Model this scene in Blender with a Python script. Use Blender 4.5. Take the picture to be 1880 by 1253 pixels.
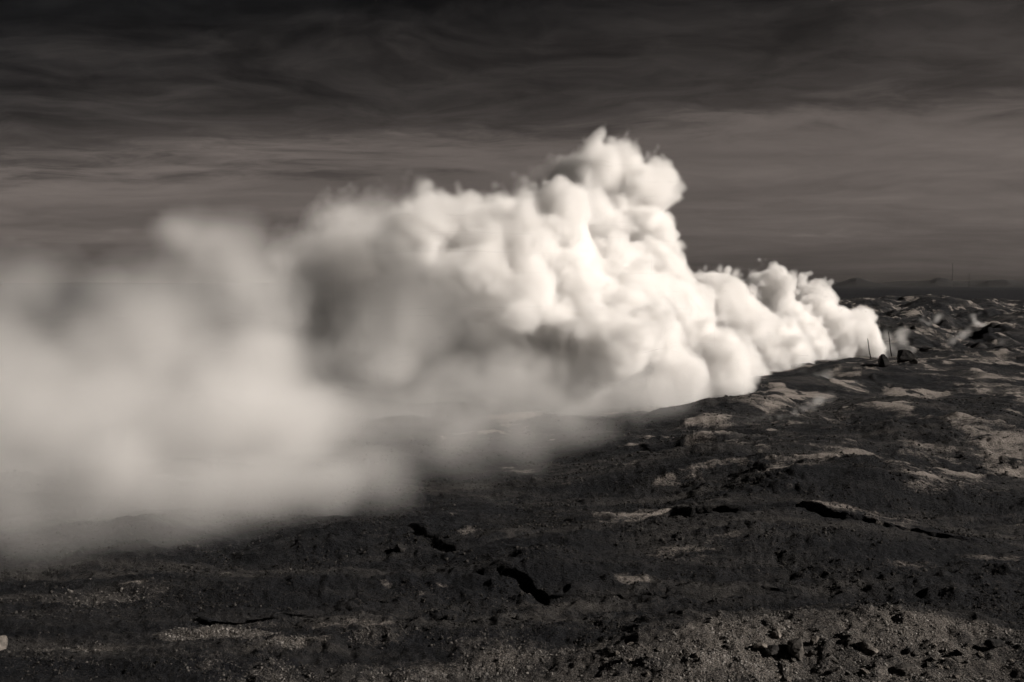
import bpy, bmesh, math, random
import numpy as np
from mathutils import Vector

for o in list(bpy.data.objects):
    bpy.data.objects.remove(o)
SC = bpy.context.scene
COL = SC.collection
R = math.radians

# ------------------------------------------------------------------ camera
F = 1828.0                      # focal length in pixels of the 1880 px wide photograph
CX, CY = 940.0, 626.5
CAMZ = 7.0
PITCH = math.atan((CY - 524.0) / F)
cam_d = bpy.data.cameras.new('camera')
cam_d.sensor_width = 36.0
cam_d.lens = 36.0 * F / 1880.0
cam_d.clip_start = 0.1
cam_d.clip_end = 60000.0
cam = bpy.data.objects.new('camera', cam_d)
COL.objects.link(cam)
cam.location = (0, 0, CAMZ)
cam.rotation_euler = (math.pi / 2 - PITCH, 0, 0)
SC.camera = cam

# ------------------------------------------------------------------ light
SUN_AZ = R(103.0)               # clockwise from the viewing direction (+Y)
SUN_EL = R(29.0)
to_sun = Vector((math.sin(SUN_AZ) * math.cos(SUN_EL), math.cos(SUN_AZ) * math.cos(SUN_EL), math.sin(SUN_EL)))

world = bpy.data.worlds.new('World')
SC.world = world
world.use_nodes = True


class NT:
    """tiny node-tree writer"""
    def __init__(self, tree):
        self.t = tree
        tree.nodes.clear()

    def n(self, kind, ins=None, **props):
        nd = self.t.nodes.new(kind)
        for k, v in props.items():
            setattr(nd, k, v)
        for k, v in (ins or {}).items():
            self.put(nd.inputs[k], v)
        return nd

    def put(self, sock, v):
        if isinstance(v, bpy.types.NodeSocket):
            self.t.links.new(v, sock)
        elif isinstance(v, bpy.types.Node):
            self.t.links.new(v.outputs[0], sock)
        else:
            sock.default_value = v

    def m(self, op, a, b=0.0, c=None, clamp=False):
        nd = self.t.nodes.new('ShaderNodeMath')
        nd.operation = op
        nd.use_clamp = clamp
        self.put(nd.inputs[0], a)
        self.put(nd.inputs[1], b)
        if c is not None:
            self.put(nd.inputs[2], c)
        return nd.outputs[0]

    def ramp(self, fac, a, b, c=0.0, d=1.0, smooth=True):
        nd = self.t.nodes.new('ShaderNodeMapRange')
        nd.interpolation_type = 'SMOOTHSTEP' if smooth else 'LINEAR'
        for k, v in zip(('Value', 'From Min', 'From Max', 'To Min', 'To Max'), (fac, a, b, c, d)):
            self.put(nd.inputs[k], v)
        return nd.outputs[0]

    def mix(self, fac, a, b, blend='MIX'):
        nd = self.t.nodes.new('ShaderNodeMix')
        nd.data_type = 'RGBA'
        nd.blend_type = blend
        self.put(nd.inputs[0], fac)
        self.put(nd.inputs[6], a)
        self.put(nd.inputs[7], b)
        return nd.outputs[2]

    def noise(self, vec, scale, detail=4.0, rough=0.5, dist=0.0):
        nd = self.t.nodes.new('ShaderNodeTexNoise')
        self.put(nd.inputs['Vector'], vec)
        nd.inputs['Scale'].default_value = scale
        nd.inputs['Detail'].default_value = detail
        nd.inputs['Roughness'].default_value = rough
        nd.inputs['Distortion'].default_value = dist
        return nd.outputs[0]


w = NT(world.node_tree)
sky = w.n('ShaderNodeTexSky', sky_type='NISHITA', sun_disc=False, sun_elevation=SUN_EL,
          sun_rotation=SUN_AZ, air_density=1.0, dust_density=2.0, ozone_density=1.0)
grey = w.n('ShaderNodeRGBToBW', {0: sky})
tc = w.n('ShaderNodeTexCoord')
sep = w.n('ShaderNodeSeparateXYZ', {0: tc.outputs['Generated']})
# cloud sheets seen from below: the view direction carried up to a level plane
zz = w.m('ADD', w.m('MAXIMUM', sep.outputs[2], 0.0), 0.07)
cu = w.m('DIVIDE', sep.outputs[0], zz)
cv = w.m('DIVIDE', sep.outputs[1], zz)
plane = w.n('ShaderNodeCombineXYZ', {0: cu, 1: cv, 2: 0.0})
wn = w.n('ShaderNodeTexNoise', {'Vector': plane, 'Scale': 0.55, 'Detail': 4.0, 'Roughness': 0.55})
wsep = w.n('ShaderNodeSeparateXYZ', {0: wn.outputs[1]})
plane2 = w.n('ShaderNodeCombineXYZ', {0: w.m('ADD', w.m('MULTIPLY', cu, 0.7), w.m('MULTIPLY', wsep.outputs[0], 1.1)),
                                      1: w.m('ADD', cv, w.m('MULTIPLY', wsep.outputs[1], 1.1)), 2: 3.7})
big = w.noise(plane2, 0.30, 2.0, 0.5)
streak = w.noise(plane2, 0.85, 7.0, 0.56, 0.25)
fine = w.noise(plane2, 3.0, 8.0, 0.66, 0.35)
# a dark high deck whose ragged front crosses the view, thin streaks beyond and below it
front = w.m('ADD', w.m('MULTIPLY', cu, 0.38), w.m('MULTIPLY', cv, 0.93))
front = w.m('ADD', front, w.m('ADD', w.m('MULTIPLY', w.m('SUBTRACT', big, 0.5), 2.2), w.m('ADD', w.m('MULTIPLY', w.m('SUBTRACT', streak, 0.5), 1.5), w.m('MULTIPLY', w.m('SUBTRACT', fine, 0.5), 2.0))))
deck = w.m('ADD', w.ramp(front, 4.0, 4.9, 0.42, 0.0), w.ramp(front, 2.0, 4.9, 0.58, 0.0))
# a few small low clouds far off
low = w.n('ShaderNodeCombineXYZ', {0: w.m('MULTIPLY', sep.outputs[0], 9.0), 1: w.m('MULTIPLY', sep.outputs[1], 9.0), 2: w.m('MULTIPLY', sep.outputs[2], 46.0)})
lown = w.noise(low, 1.0, 6.0, 0.55)
cumuli = w.m('MULTIPLY', w.ramp(lown, 0.60, 0.72), w.m('MULTIPLY', w.ramp(sep.outputs[2], 0.015, 0.035), w.ramp(sep.outputs[2], 0.045, 0.075, 1.0, 0.0)))
streaks = w.m('ADD', w.ramp(streak, 0.30, 0.70, 0.82, 1.16), w.m('MULTIPLY', cumuli, 0.35))
rag = w.ramp(fine, 0.3, 0.72, 0.7, 1.7)
sky_tint = w.mix(1.0, grey, (0.56, 0.475, 0.432, 1.0), 'MULTIPLY')
sky_tint = w.mix(1.0, sky_tint, w.n('ShaderNodeCombineXYZ', {0: streaks, 1: streaks, 2: streaks}), 'MULTIPLY')
deck_col = w.mix(1.0, grey, (0.046, 0.046, 0.048, 1.0), 'MULTIPLY')
deck_col = w.mix(1.0, deck_col, w.n('ShaderNodeCombineXYZ', {0: rag, 1: rag, 2: rag}), 'MULTIPLY')
mottle = w.ramp(fine, 0.3, 0.7, 0.93, 1.08)
sky_tint = w.mix(1.0, sky_tint, w.n('ShaderNodeCombineXYZ', {0: mottle, 1: mottle, 2: mottle}), 'MULTIPLY')
lay = w.mix(deck, sky_tint, deck_col)
bg = w.n('ShaderNodeBackground', {'Color': lay, 'Strength': 0.05})
w.n('ShaderNodeOutputWorld', {'Surface': bg})
world.cycles.sampling_method = 'MANUAL'
world.cycles.sample_map_resolution = 512

sun_d = bpy.data.lights.new('sun', 'SUN')
sun_d.energy = 5.0
sun_d.angle = R(0.5)
sun_d.color = (1.0, 0.915, 0.83)
sun = bpy.data.objects.new('sun', sun_d)
COL.objects.link(sun)
sun.rotation_euler = (-to_sun).to_track_quat('-Z', 'Y').to_euler()
sun.location = (60, -20, 60)

vs = SC.view_settings
vs.view_transform = 'Standard'
vs.look = 'None'
vs.exposure = 0.28
vs.gamma = 1.0
vs.use_curve_mapping = False

cy = SC.cycles
cy.use_denoising = True
cy.denoiser = 'OPENIMAGEDENOISE'
cy.use_adaptive_sampling = True
cy.adaptive_threshold = 0.06
cy.adaptive_min_samples = 24
cy.max_bounces = 14
cy.diffuse_bounces = 2
cy.glossy_bounces = 2
cy.transmission_bounces = 2
cy.volume_bounces = 14
cy.transparent_max_bounces = 8
cy.volume_step_rate = 5.0
cy.volume_max_steps = 512
cy.use_light_tree = False
cy.caustics_reflective = False
cy.caustics_refractive = False

# ------------------------------------------------------------------ helpers
RNG = np.random.default_rng(11)
cp, sp = math.cos(PITCH), math.sin(PITCH)


def ray(px, py):
    """direction (scaled so that y = 1) of the sight line through a photograph pixel"""
    a = (px - CX) / F
    b = (CY - py) / F
    y = cp + b * sp
    z = -sp + b * cp
    return np.array((a / y, 1.0, z / y))


def at(px, py, dist):
    d = ray(px, py)
    return np.array((d[0] * dist, dist, CAMZ + d[2] * dist))


def on_ground(px, py, z=0.0):
    d = ray(px, py)
    t = (z - CAMZ) / d[2]
    return np.array((d[0] * t, t))


def tag(o, label=None, cat=None, group=None, kind=None):
    if label: o['label'] = label
    if cat: o['category'] = cat
    if group: o['group'] = group
    if kind: o['kind'] = kind
    return o


def smooth(x, a, b):
    t = np.clip((x - a) / (b - a), 0.0, 1.0)
    return t * t * (3 - 2 * t)


def _h(ix, iy, seed):
    n = ix.astype(np.uint32) * np.uint32(374761393) + iy.astype(np.uint32) * np.uint32(668265263) + np.uint32((seed * 974711) & 0xFFFFFFFF)
    n = (n ^ (n >> np.uint32(13))) * np.uint32(1274126177)
    return (n ^ (n >> np.uint32(16))) & np.uint32(1023)


_COS = np.cos(np.arange(1024) * (2 * math.pi / 1024)).astype(np.float32)
_SIN = np.sin(np.arange(1024) * (2 * math.pi / 1024)).astype(np.float32)


def perlin(x, y, seed=0):
    x = np.asarray(x, np.float32); y = np.asarray(y, np.float32)
    x0 = np.floor(x); y0 = np.floor(y)
    fx = (x - x0); fy = (y - y0)
    ix = x0.astype(np.int32); iy = y0.astype(np.int32)
    ux = fx * fx * fx * (fx * (fx * 6 - 15) + 10)
    uy = fy * fy * fy * (fy * (fy * 6 - 15) + 10)

    def g(i, j, dx, dy):
        a = _h(ix + i, iy + j, seed)
        return _COS[a] * dx + _SIN[a] * dy
    a = g(0, 0, fx, fy); b = g(1, 0, fx - 1, fy)
    c = g(0, 1, fx, fy - 1); d = g(1, 1, fx - 1, fy - 1)
    return ((a + (b - a) * ux) + ((c + (d - c) * ux) - (a + (b - a) * ux)) * uy) * 1.5


def fbm(x, y, octaves, seed=0, gain=0.5, ridged=False):
    s = 0.0
    amp = 1.0
    for k in range(octaves):
        p = perlin(x, y, seed + 17 * k).astype(np.float32)
        if ridged:
            p = 0.5 - np.abs(p)
        s = s + p * amp
        amp *= gain
        x = x * 2.03 + 11.3
        y = y * 2.03 + 5.7
    return s


def seg_dist(x, y, pts):
    """distance to a polyline, and the side (positive = beyond the line, away from the camera)"""
    best = np.full(x.shape, 1e9, np.float32)
    side = np.zeros(x.shape, np.float32)
    along = np.zeros(x.shape, np.float32)
    n = len(pts) - 1
    for k in range(n):
        ax, ay = pts[k]; bx, by = pts[k + 1]
        dx, dy = bx - ax, by - ay
        L2 = dx * dx + dy * dy
        t = np.clip(((x - ax) * dx + (y - ay) * dy) / L2, 0, 1)
        ex = x - (ax + t * dx); ey = y - (ay + t * dy)
        d = np.sqrt(ex * ex + ey * ey)
        m = d < best
        best = np.where(m, d, best)
        cr = (dx * (y - ay) - dy * (x - ax)) * (1 if dx > 0 else -1)
        side = np.where(m, np.sign(cr), side)
        along = np.where(m, (k + t) / n, along)
    return best, side, along


# ------------------------------------------------------------------ terrain
GULLIES = [   # polylines in photograph pixels, depth in metres, half width in metres
    ([(735, 984), (790, 1006), (835, 1030)], 0.10, 0.30),
    ([(840, 1060), (890, 1070), (945, 1080), (1010, 1100), (1130, 1106), (1290, 1098), (1430, 1092), (1560, 1096)], 0.16, 0.28),
    ([(840, 1032), (915, 1014), (1000, 998), (1100, 992), (1200, 980), (1300, 966), (1385, 954)], 0.22, 0.32),
    ([(1215, 984), (1270, 992), (1360, 998), (1420, 992), (1470, 988), (1530, 1002), (1640, 1008), (1760, 1012), (1880, 1006), (2000, 1000)], 0.27, 0.34),
    ([(1520, 992), (1640, 982), (1740, 974), (1880, 962), (2000, 950)], 0.22, 0.32),
    ([(1180, 852), (1250, 850), (1340, 852), (1390, 846)], 0.4, 0.6),
    ([(1560, 812), (1680, 806), (1780, 796), (1880, 786), (2000, 778)], 0.6, 1.0),
    ([(330, 1150), (480, 1140), (640, 1120), (760, 1118)], 0.14, 0.4),
]
MOUNDS = [   # px, py (foot), height, half width, half depth
    (1490, 720, 1.0, 3.2, 4.0), (1350, 782, 1.3, 3.0, 3.5), (1425, 770, 0.9, 1.8, 2.2), (1590, 706, 0.5, 3.5, 4.0),
    (1550, 694, 0.4, 2.6, 2.6), (1730, 672, 0.8, 5.0, 4.0), (1850, 668, 0.8, 8.0, 6.0),
    (1560, 840, 0.5, 5.0, 3.0), (1470, 905, 0.9, 6.0, 6.0),
    (1250, 1050, 0.5, 6.0, 3.5), (1560, 1030, 0.35, 4.0, 2.0), (1700, 940, 0.6, 4.0, 3.0), (1380, 1000, 0.3, 2.0, 1.2),
    (1750, 760, 0.9, 7.0, 3.5), (1620, 780, 0.6, 5.0, 2.5), (700, 1010, 0.35, 3.0, 2.0), (1830, 840, 0.8, 6.0, 4.0),
    (1500, 960, 0.5, 4.0, 2.5), (1350, 960, 0.3, 3.0, 1.6), (1000, 1060, 0.25, 2.0, 1.4),
]
FAR_MOUNDS = [   # px, distance, row of the top in the photograph, half width m, half depth m
    (1690, 116, 604, 5.0, 5.0), (1735, 122, 612, 4.0, 5.0), (1655, 112, 612, 4.0, 5.0), (1780, 118, 622, 5.0, 4.0), (1850, 124, 590, 5.0, 5.0), (1830, 116, 604, 3.0, 3.0),
    (1900, 120, 600, 6.0, 5.0), (1640, 140, 585, 8.0, 7.0), (1700, 150, 572, 9.0, 8.0), (1665, 155, 568, 6.0, 6.0), (1770, 150, 580, 7.0, 7.0), (1810, 165, 572, 9.0, 8.0), (1880, 160, 574, 10.0, 8.0),
    (1580, 170, 560, 14.0, 10.0), (1720, 190, 550, 12.0, 9.0), (1790, 200, 556, 12.0, 9.0), (1690, 230, 537, 10.0, 12.0), (1660, 235, 543, 12.0, 12.0), (1720, 232, 541, 9.0, 12.0), (1560, 225, 549, 30.0, 14.0), (1620, 228, 547, 20.0, 14.0),
    (1800, 228, 549, 9.0, 14.0), (1830, 235, 547, 12.0, 14.0), (1870, 230, 553, 16.0, 14.0), (1940, 230, 550, 20.0, 14.0),
]
RIDGE = [(1000, 1236), (1130, 1196), (1260, 1176), (1420, 1170), (1560, 1172), (1700, 1178), (1800, 1190), (1900, 1206), (2050, 1225)]


def terrain(x, y):
    x = np.asarray(x, np.float32); y = np.asarray(y, np.float32)
    d = np.sqrt(x * x + y * y)
    z = np.zeros(x.shape, np.float32)
    field = 1 - smooth(d, 250, 420)
    # broad swells
    z += fbm(x / 42.0, y / 34.0, 3, 3) * 0.9 * smooth(d, 30, 90) * field
    z += fbm(x / 11.0 + 0.2 * y / 11, y / 7.0, 3, 8) * 0.52 * smooth(d, 14, 40) * field
    wx = fbm(x / 3.0, y / 3.0, 2, 21) * 0.25
    for px, py, h, a, b in MOUNDS:
        gx, gy = on_ground(px, py)
        m = (np.abs(x - gx) < 3 * a) & (np.abs(y - gy - b * 0.6) < 3 * b)
        if not m.any():
            continue
        q = ((x[m] - gx) / a) ** 2 + ((y[m] - gy - b * 0.6) / b) ** 2
        z[m] += h * np.exp(-q * (1.0 + wx[m]) * 1.2)
    far = np.zeros(x.shape, np.float32)
    for px, dist, row, a, b in FAR_MOUNDS:
        c = at(px, row, dist)
        m = (np.abs(x - c[0]) < 3 * a) & (np.abs(y - c[1]) < 3 * b)
        if not m.any():
            continue
        q = ((x[m] - c[0]) / a) ** 2 + ((y[m] - c[1]) / b) ** 2
        far[m] = np.maximum(far[m], max(c[2], 0.3) * np.exp(-q * (1.0 + wx[m]) * 1.1))
    z += far
    # hollow round the vent
    vx, vy = at(1600, 650, 96)[:2]
    z = z + (0.05 - z) * np.exp(-(((x - vx) / 7.0) ** 2 + ((y - vy) / 7.0) ** 2)) * 0.85
    # rough lava beyond the vent
    rough = smooth(d, 82, 115) * field * smooth(x, 15, 30)
    hollow = 1 - 0.8 * np.exp(-(((x - vx) / 6.0) ** 2 + ((y - vy) / 6.0) ** 2))
    rough = rough * hollow
    z += (fbm(x / 7.0, y / 9.0, 4, 31, 0.5, True) - 0.35) * 0.85 * rough * (1 - 0.6 * smooth(d, 150, 220))
    z += fbm(x / 1.9, y / 2.6, 3, 33, 0.6) * 0.24 * rough * (1 - 0.5 * smooth(d, 150, 220))
    # gullies: steep, undercut far bank
    wob = fbm(x / 1.6, y / 1.6, 3, 41) * 0.22
    for pts, dep, hw in GULLIES:
        g = [tuple(on_ground(*p)) for p in pts]
        m = (x > min(p[0] for p in g) - 4) & (x < max(p[0] for p in g) + 4) & (y > min(p[1] for p in g) - 4) & (y < max(p[1] for p in g) + 4)
        if not m.any():
            continue
        ds, side, al = seg_dist(x[m] + wob[m], y[m] + wob[m] * 0.7, g)
        sd = ds * side
        prof = np.where(sd > 0, 1 - smooth(sd, 0.0, hw * 0.8), 1 - smooth(-sd, 0.0, hw * 1.1))
        ends = smooth(al, 0.0, 0.1) * (1 - smooth(al, 0.85, 1.0))
        lift = np.where(sd > 0, smooth(sd, 0, hw) * np.exp(-(sd / (hw * 5.0)) ** 2), 0) * 0.45
        z[m] += (-prof * dep + lift * dep) * ends * (0.75 + 1.2 * wob[m])
    # small relief: heaved soil, clods
    near = 1 - smooth(d, 70, 160)
    z += fbm(x / 3.2 + 0.2 * y / 3.2, y / 1.7, 4, 51) * 0.16 * field
    lump = fbm(x / 0.55, y / 0.5, 2, 57)
    z += np.maximum(lump, -0.15) * 0.085 * near * (0.5 + smooth(fbm(x / 5.0, y / 4.0, 2, 58), -0.3, 0.5))
    z += fbm(x / 0.19, y / 0.17, 2, 63) * 0.034 * (1 - smooth(d, 30, 60))
    # near shoulder with the pale gravel
    g = [tuple(on_ground(*p)) for p in RIDGE]
    ds, side, al = seg_dist(x, y, g)
    sd = ds * side
    inx = smooth(x, g[0][0] - 1.0, g[1][0] + 2.0)
    z += np.where(sd < 0, 0.55 * np.exp(-(sd / 3.2) ** 2), 0.55 * np.exp(-(sd / 0.9) ** 2)) * inx * (1 - smooth(d, 26, 34))
    # hill the photographer stands on
    z += np.maximum(0, 4.9 - 0.47 * d) * 1.0
    # plain beyond the field
    z += fbm(x / 260.0, y / 160.0, 4, 71) * 2.2 * smooth(d, 420, 900) * (1 - smooth(d, 3000, 4500))
    z -= 1.5 * smooth(d, 260, 450)
    return z


ang_mid = np.linspace(-32, 32, 840)
ang = np.concatenate((np.linspace(-180, -60, 25)[:-1], np.linspace(-60, -32, 55)[:-1], ang_mid, np.linspace(32, 60, 55)[1:], np.linspace(60, 180, 25)[1:]))
rad = np.concatenate(([0.4], np.geomspace(1.5, 14.0, 24)[:-1], np.geomspace(14.0, 380.0, 860), np.geomspace(380.0, 7500.0, 80)[1:]))
A, RR = np.meshgrid(np.radians(ang), rad)
X = (np.sin(A) * RR).astype(np.float32); Y = (np.cos(A) * RR).astype(np.float32)
Z = terrain(X, Y)


def grid_mesh(name, X, Y, Z):
    nr, nc = X.shape
    co = np.stack((X, Y, Z), -1).reshape(-1, 3).astype(np.float32)
    idx = np.arange(nr * nc, dtype=np.int32).reshape(nr, nc)
    q = np.stack((idx[:-1, :-1], idx[:-1, 1:], idx[1:, 1:], idx[1:, :-1]), -1).reshape(-1, 4)[:, ::-1]
    me = bpy.data.meshes.new(name)
    me.vertices.add(len(co)); me.vertices.foreach_set('co', co.ravel())
    me.loops.add(q.size); me.loops.foreach_set('vertex_index', np.ascontiguousarray(q).ravel())
    me.polygons.add(len(q)); me.polygons.foreach_set('loop_start', np.arange(0, q.size, 4, dtype=np.int32))
    me.polygons.foreach_set('use_smooth', np.ones(len(q), bool))
    me.update(calc_edges=True)
    return me


PATCHES = [   # pale mineral crust: px, py, half width px, half height px, strength
    (1560, 826, 90, 12, 1), (1480, 842, 70, 10, .9), (1660, 838, 60, 9, .8), (1800, 816, 110, 13, 1), (1880, 806, 80, 12, 1), (1740, 828, 80, 9, .9),
    (1700, 848, 60, 6, .8), (1640, 856, 40, 7, .7), (1690, 890, 70, 9, .75), (1790, 876, 50, 7, .7), (1710, 908, 55, 8, .8), (1830, 888, 50, 5, .6),
    (1590, 936, 60, 10, .7), (1640, 956, 55, 9, .75), (1540, 930, 40, 6, .6), (1445, 892, 14, 4, 1), (1230, 888, 18, 6, .9), (1270, 880, 20, 4, .8),
    (1190, 936, 60, 6, .8), (1140, 946, 70, 7, .7), (1225, 932, 30, 6, .7), (860, 972, 14, 3, .9), (830, 945, 12, 3, .8), (1020, 978, 16, 4, .8), (1005, 937, 35, 4, .5),
    (1240, 1008, 80, 7, .75), (1320, 1004, 60, 6, .7), (1290, 1012, 40, 8, .7), (1180, 1062, 36, 6, .7), (1690, 1040, 70, 8, .6), (1800, 1022, 60, 7, .7), (1860, 1080, 40, 8, .5),
    (805, 1072, 22, 4, .9), (770, 1088, 40, 4, .7), (710, 1074, 12, 3, .9), (440, 1042, 28, 5, .9), (415, 1052, 14, 3, .9), (255, 1066, 30, 3, .8), (300, 1062, 24, 3, .7),
    (650, 1146, 110, 7, .6), (500, 1142, 60, 6, .5), (1700, 730, 28, 5, 1), (1745, 760, 40, 7, 1), (1640, 745, 40, 5, .9), (1690, 768, 50, 5, .9), (1830, 690, 50, 12, 1),
    (1850, 664, 50, 8, 1), (1800, 705, 60, 6, .9), (1600, 752, 40, 4, .8), (1560, 765, 30, 4, .8), (1860, 720, 40, 6, .9), (1400, 730, 60, 7, .8), (1340, 758, 60, 10, .7),
    (1320, 775, 80, 8, .7), (1450, 745, 40, 7, .6), (1280, 795, 40, 5, .9), (1380, 780, 70, 3, 1), (1350, 810, 24, 6, .8), (1160, 845, 30, 4, .8), (1640, 665, 40, 8, .7),
    (1030, 1112, 40, 3, .7), (1080, 1116, 30, 3, .6), (950, 1112, 40, 3, .6), (700, 985, 40, 5, .7),
]


def hit(px, py, far=400.0):
    """where the sight line through a photograph pixel first meets the terrain"""
    d = ray(px, py)
    t = np.geomspace(12.0, far, 6000)
    z = CAMZ + d[2] * t
    g = terrain(d[0] * t, t)
    k = np.nonzero(z <= g)[0]
    k = k[0] if len(k) else len(t) - 1
    return Vector((float(d[0] * t[k]), float(t[k]), float(g[k])))


PATCH_AT = [hit(q[0], q[1]) for q in PATCHES]


def masks(x, y):
    """where the pale mineral crust and the pale loose gravel lie, with sunlit ridge crests painted in"""
    x = np.asarray(x, np.float32); y = np.asarray(y, np.float32)
    d = np.sqrt(x * x + y * y)
    n1 = fbm(x / 2.6, y / 2.2, 5, 81, 0.6)
    n3 = fbm(x / 1.1, y / 0.45, 3, 85, 0.6)
    pale = np.zeros(x.shape, np.float32)
    for (px, py, a, b, s), g in zip(PATCHES, PATCH_AT):
        gx, gy = g.x, g.y
        wx = a / F * gy
        wy = max(on_ground(px, py - b)[1] - on_ground(px, py)[1], 0.12)
        q = ((x - gx) / wx) ** 2 + ((y - gy) / wy) ** 2
        pale = np.maximum(pale, 0.85 * s * (1 - smooth(np.sqrt(q) + n1 * 1.2 + n3 * 0.6, 0.0, 1.6)))
    # scattered crust, commoner on the far right of the field
    n2 = fbm(x / 5.0 + 0.25 * y / 5.0 + 3, y / 3.6, 5, 91, 0.68)
    thr = 0.58 + 0.6 * (1 - smooth(x + 0.12 * y, -2, 6)) - 0.28 * smooth(x + y * 0.25, 14, 45) - 0.10 * smooth(d, 100, 150)
    pale = np.maximum(pale, smooth(n2, thr - 0.08, thr + 0.3) * 0.85 * smooth(d, 24, 40))
    crest = fbm(x / 3.2 + 0.2 * y / 3.2, y / 1.7, 4, 51)  # relief crests, coloured paler as if sunlit
    pale = np.clip(pale * (1.0 + 0.7 * crest) + 0.34 * smooth(crest, 0.25, 0.75) * smooth(d, 22, 40) * smooth(x + 0.12 * y, -2, 6), 0, 1.1)
    pale *= (1 - smooth(d, 300, 420))
    # gravel
    g = [tuple(on_ground(*p)) for p in RIDGE]
    ds, side, al = seg_dist(x, y, g)
    inx = smooth(x + fbm(x / 1.2, y / 1.2, 3, 95) * 1.5, g[0][0] - 1.5, g[1][0] + 1.5)
    grav = (1 - smooth(ds * side + n1 * 0.35, -0.35, 0.3)) * inx * (1 - smooth(d, 30, 36)) * (0.68 + 0.55 * n1)
    grav = np.maximum(grav, 0.75 * (1 - smooth(d + n1 * 2.2, 15.5, 20.0)))
    for px, py, a, b, s in ((440, 1168, 150, 12, .8), (560, 1178, 90, 14, .9), (680, 1172, 80, 12, .45), (130, 1190, 130, 10, .55), (330, 1162, 60, 7, .6), (900, 1190, 140, 22, .35), (60, 1100, 160, 8, .3), (250, 1092, 120, 9, .4), (1060, 1215, 160, 30, .5)):
        gx, gy = on_ground(px, py)
        wx = a / F * gy
        wy = max(on_ground(px, py - b)[1] - gy, 0.12)
        q = ((x - gx) / wx) ** 2 + ((y - gy) / wy) ** 2
        grav = np.maximum(grav, s * (1 - smooth(np.sqrt(q) + n1 * 0.8, 0.4, 1.2)))
    return pale, grav


def undercut(x, y):
    """how far the soil lip above a gully hangs out over it, towards the viewer"""
    out = np.zeros(x.shape, np.float32)
    wob = fbm(x / 1.6, y / 1.6, 3, 41) * 0.22
    var = 0.8 + 0.45 * smooth(fbm(x / 2.0, y / 2.0, 3, 45), -0.4, 0.4)
    for pts, dep, hw in GULLIES:
        g = [tuple(on_ground(*p)) for p in pts]
        m = (x > min(p[0] for p in g) - 2) & (x < max(p[0] for p in g) + 2) & (y > min(p[1] for p in g) - 2) & (y < max(p[1] for p in g) + 2)
        if not m.any():
            continue
        ds, side, al = seg_dist(x[m] + wob[m], y[m] + wob[m] * 0.7, g)
        sd = ds * side
        ends = smooth(al, 0.03, 0.12) * (1 - smooth(al, 0.85, 0.97))
        lip = smooth(sd, 0.25 * hw, 0.8 * hw) * (1 - smooth(sd, 1.0 * hw, 4.0 * hw))
        out[m] = np.maximum(out[m], lip * ends * var[m] * hw * 0.58)
    return out


PALE, GRAV = masks(X, Y)
LIP = undercut(X, Y)
me = grid_mesh('ground', X - LIP * np.sin(A), Y - LIP * np.cos(A), Z)
for nm, arr in (('pale', PALE), ('gravel', GRAV)):
    at_ = me.attributes.new(nm, 'FLOAT', 'POINT')
    at_.data.foreach_set('value', arr.ravel().astype(np.float32))
ground = bpy.data.objects.new('ground', me)
COL.objects.link(ground)
tag(ground, 'black volcanic ground with gullies and pale mineral crusts', kind='structure')


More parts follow.
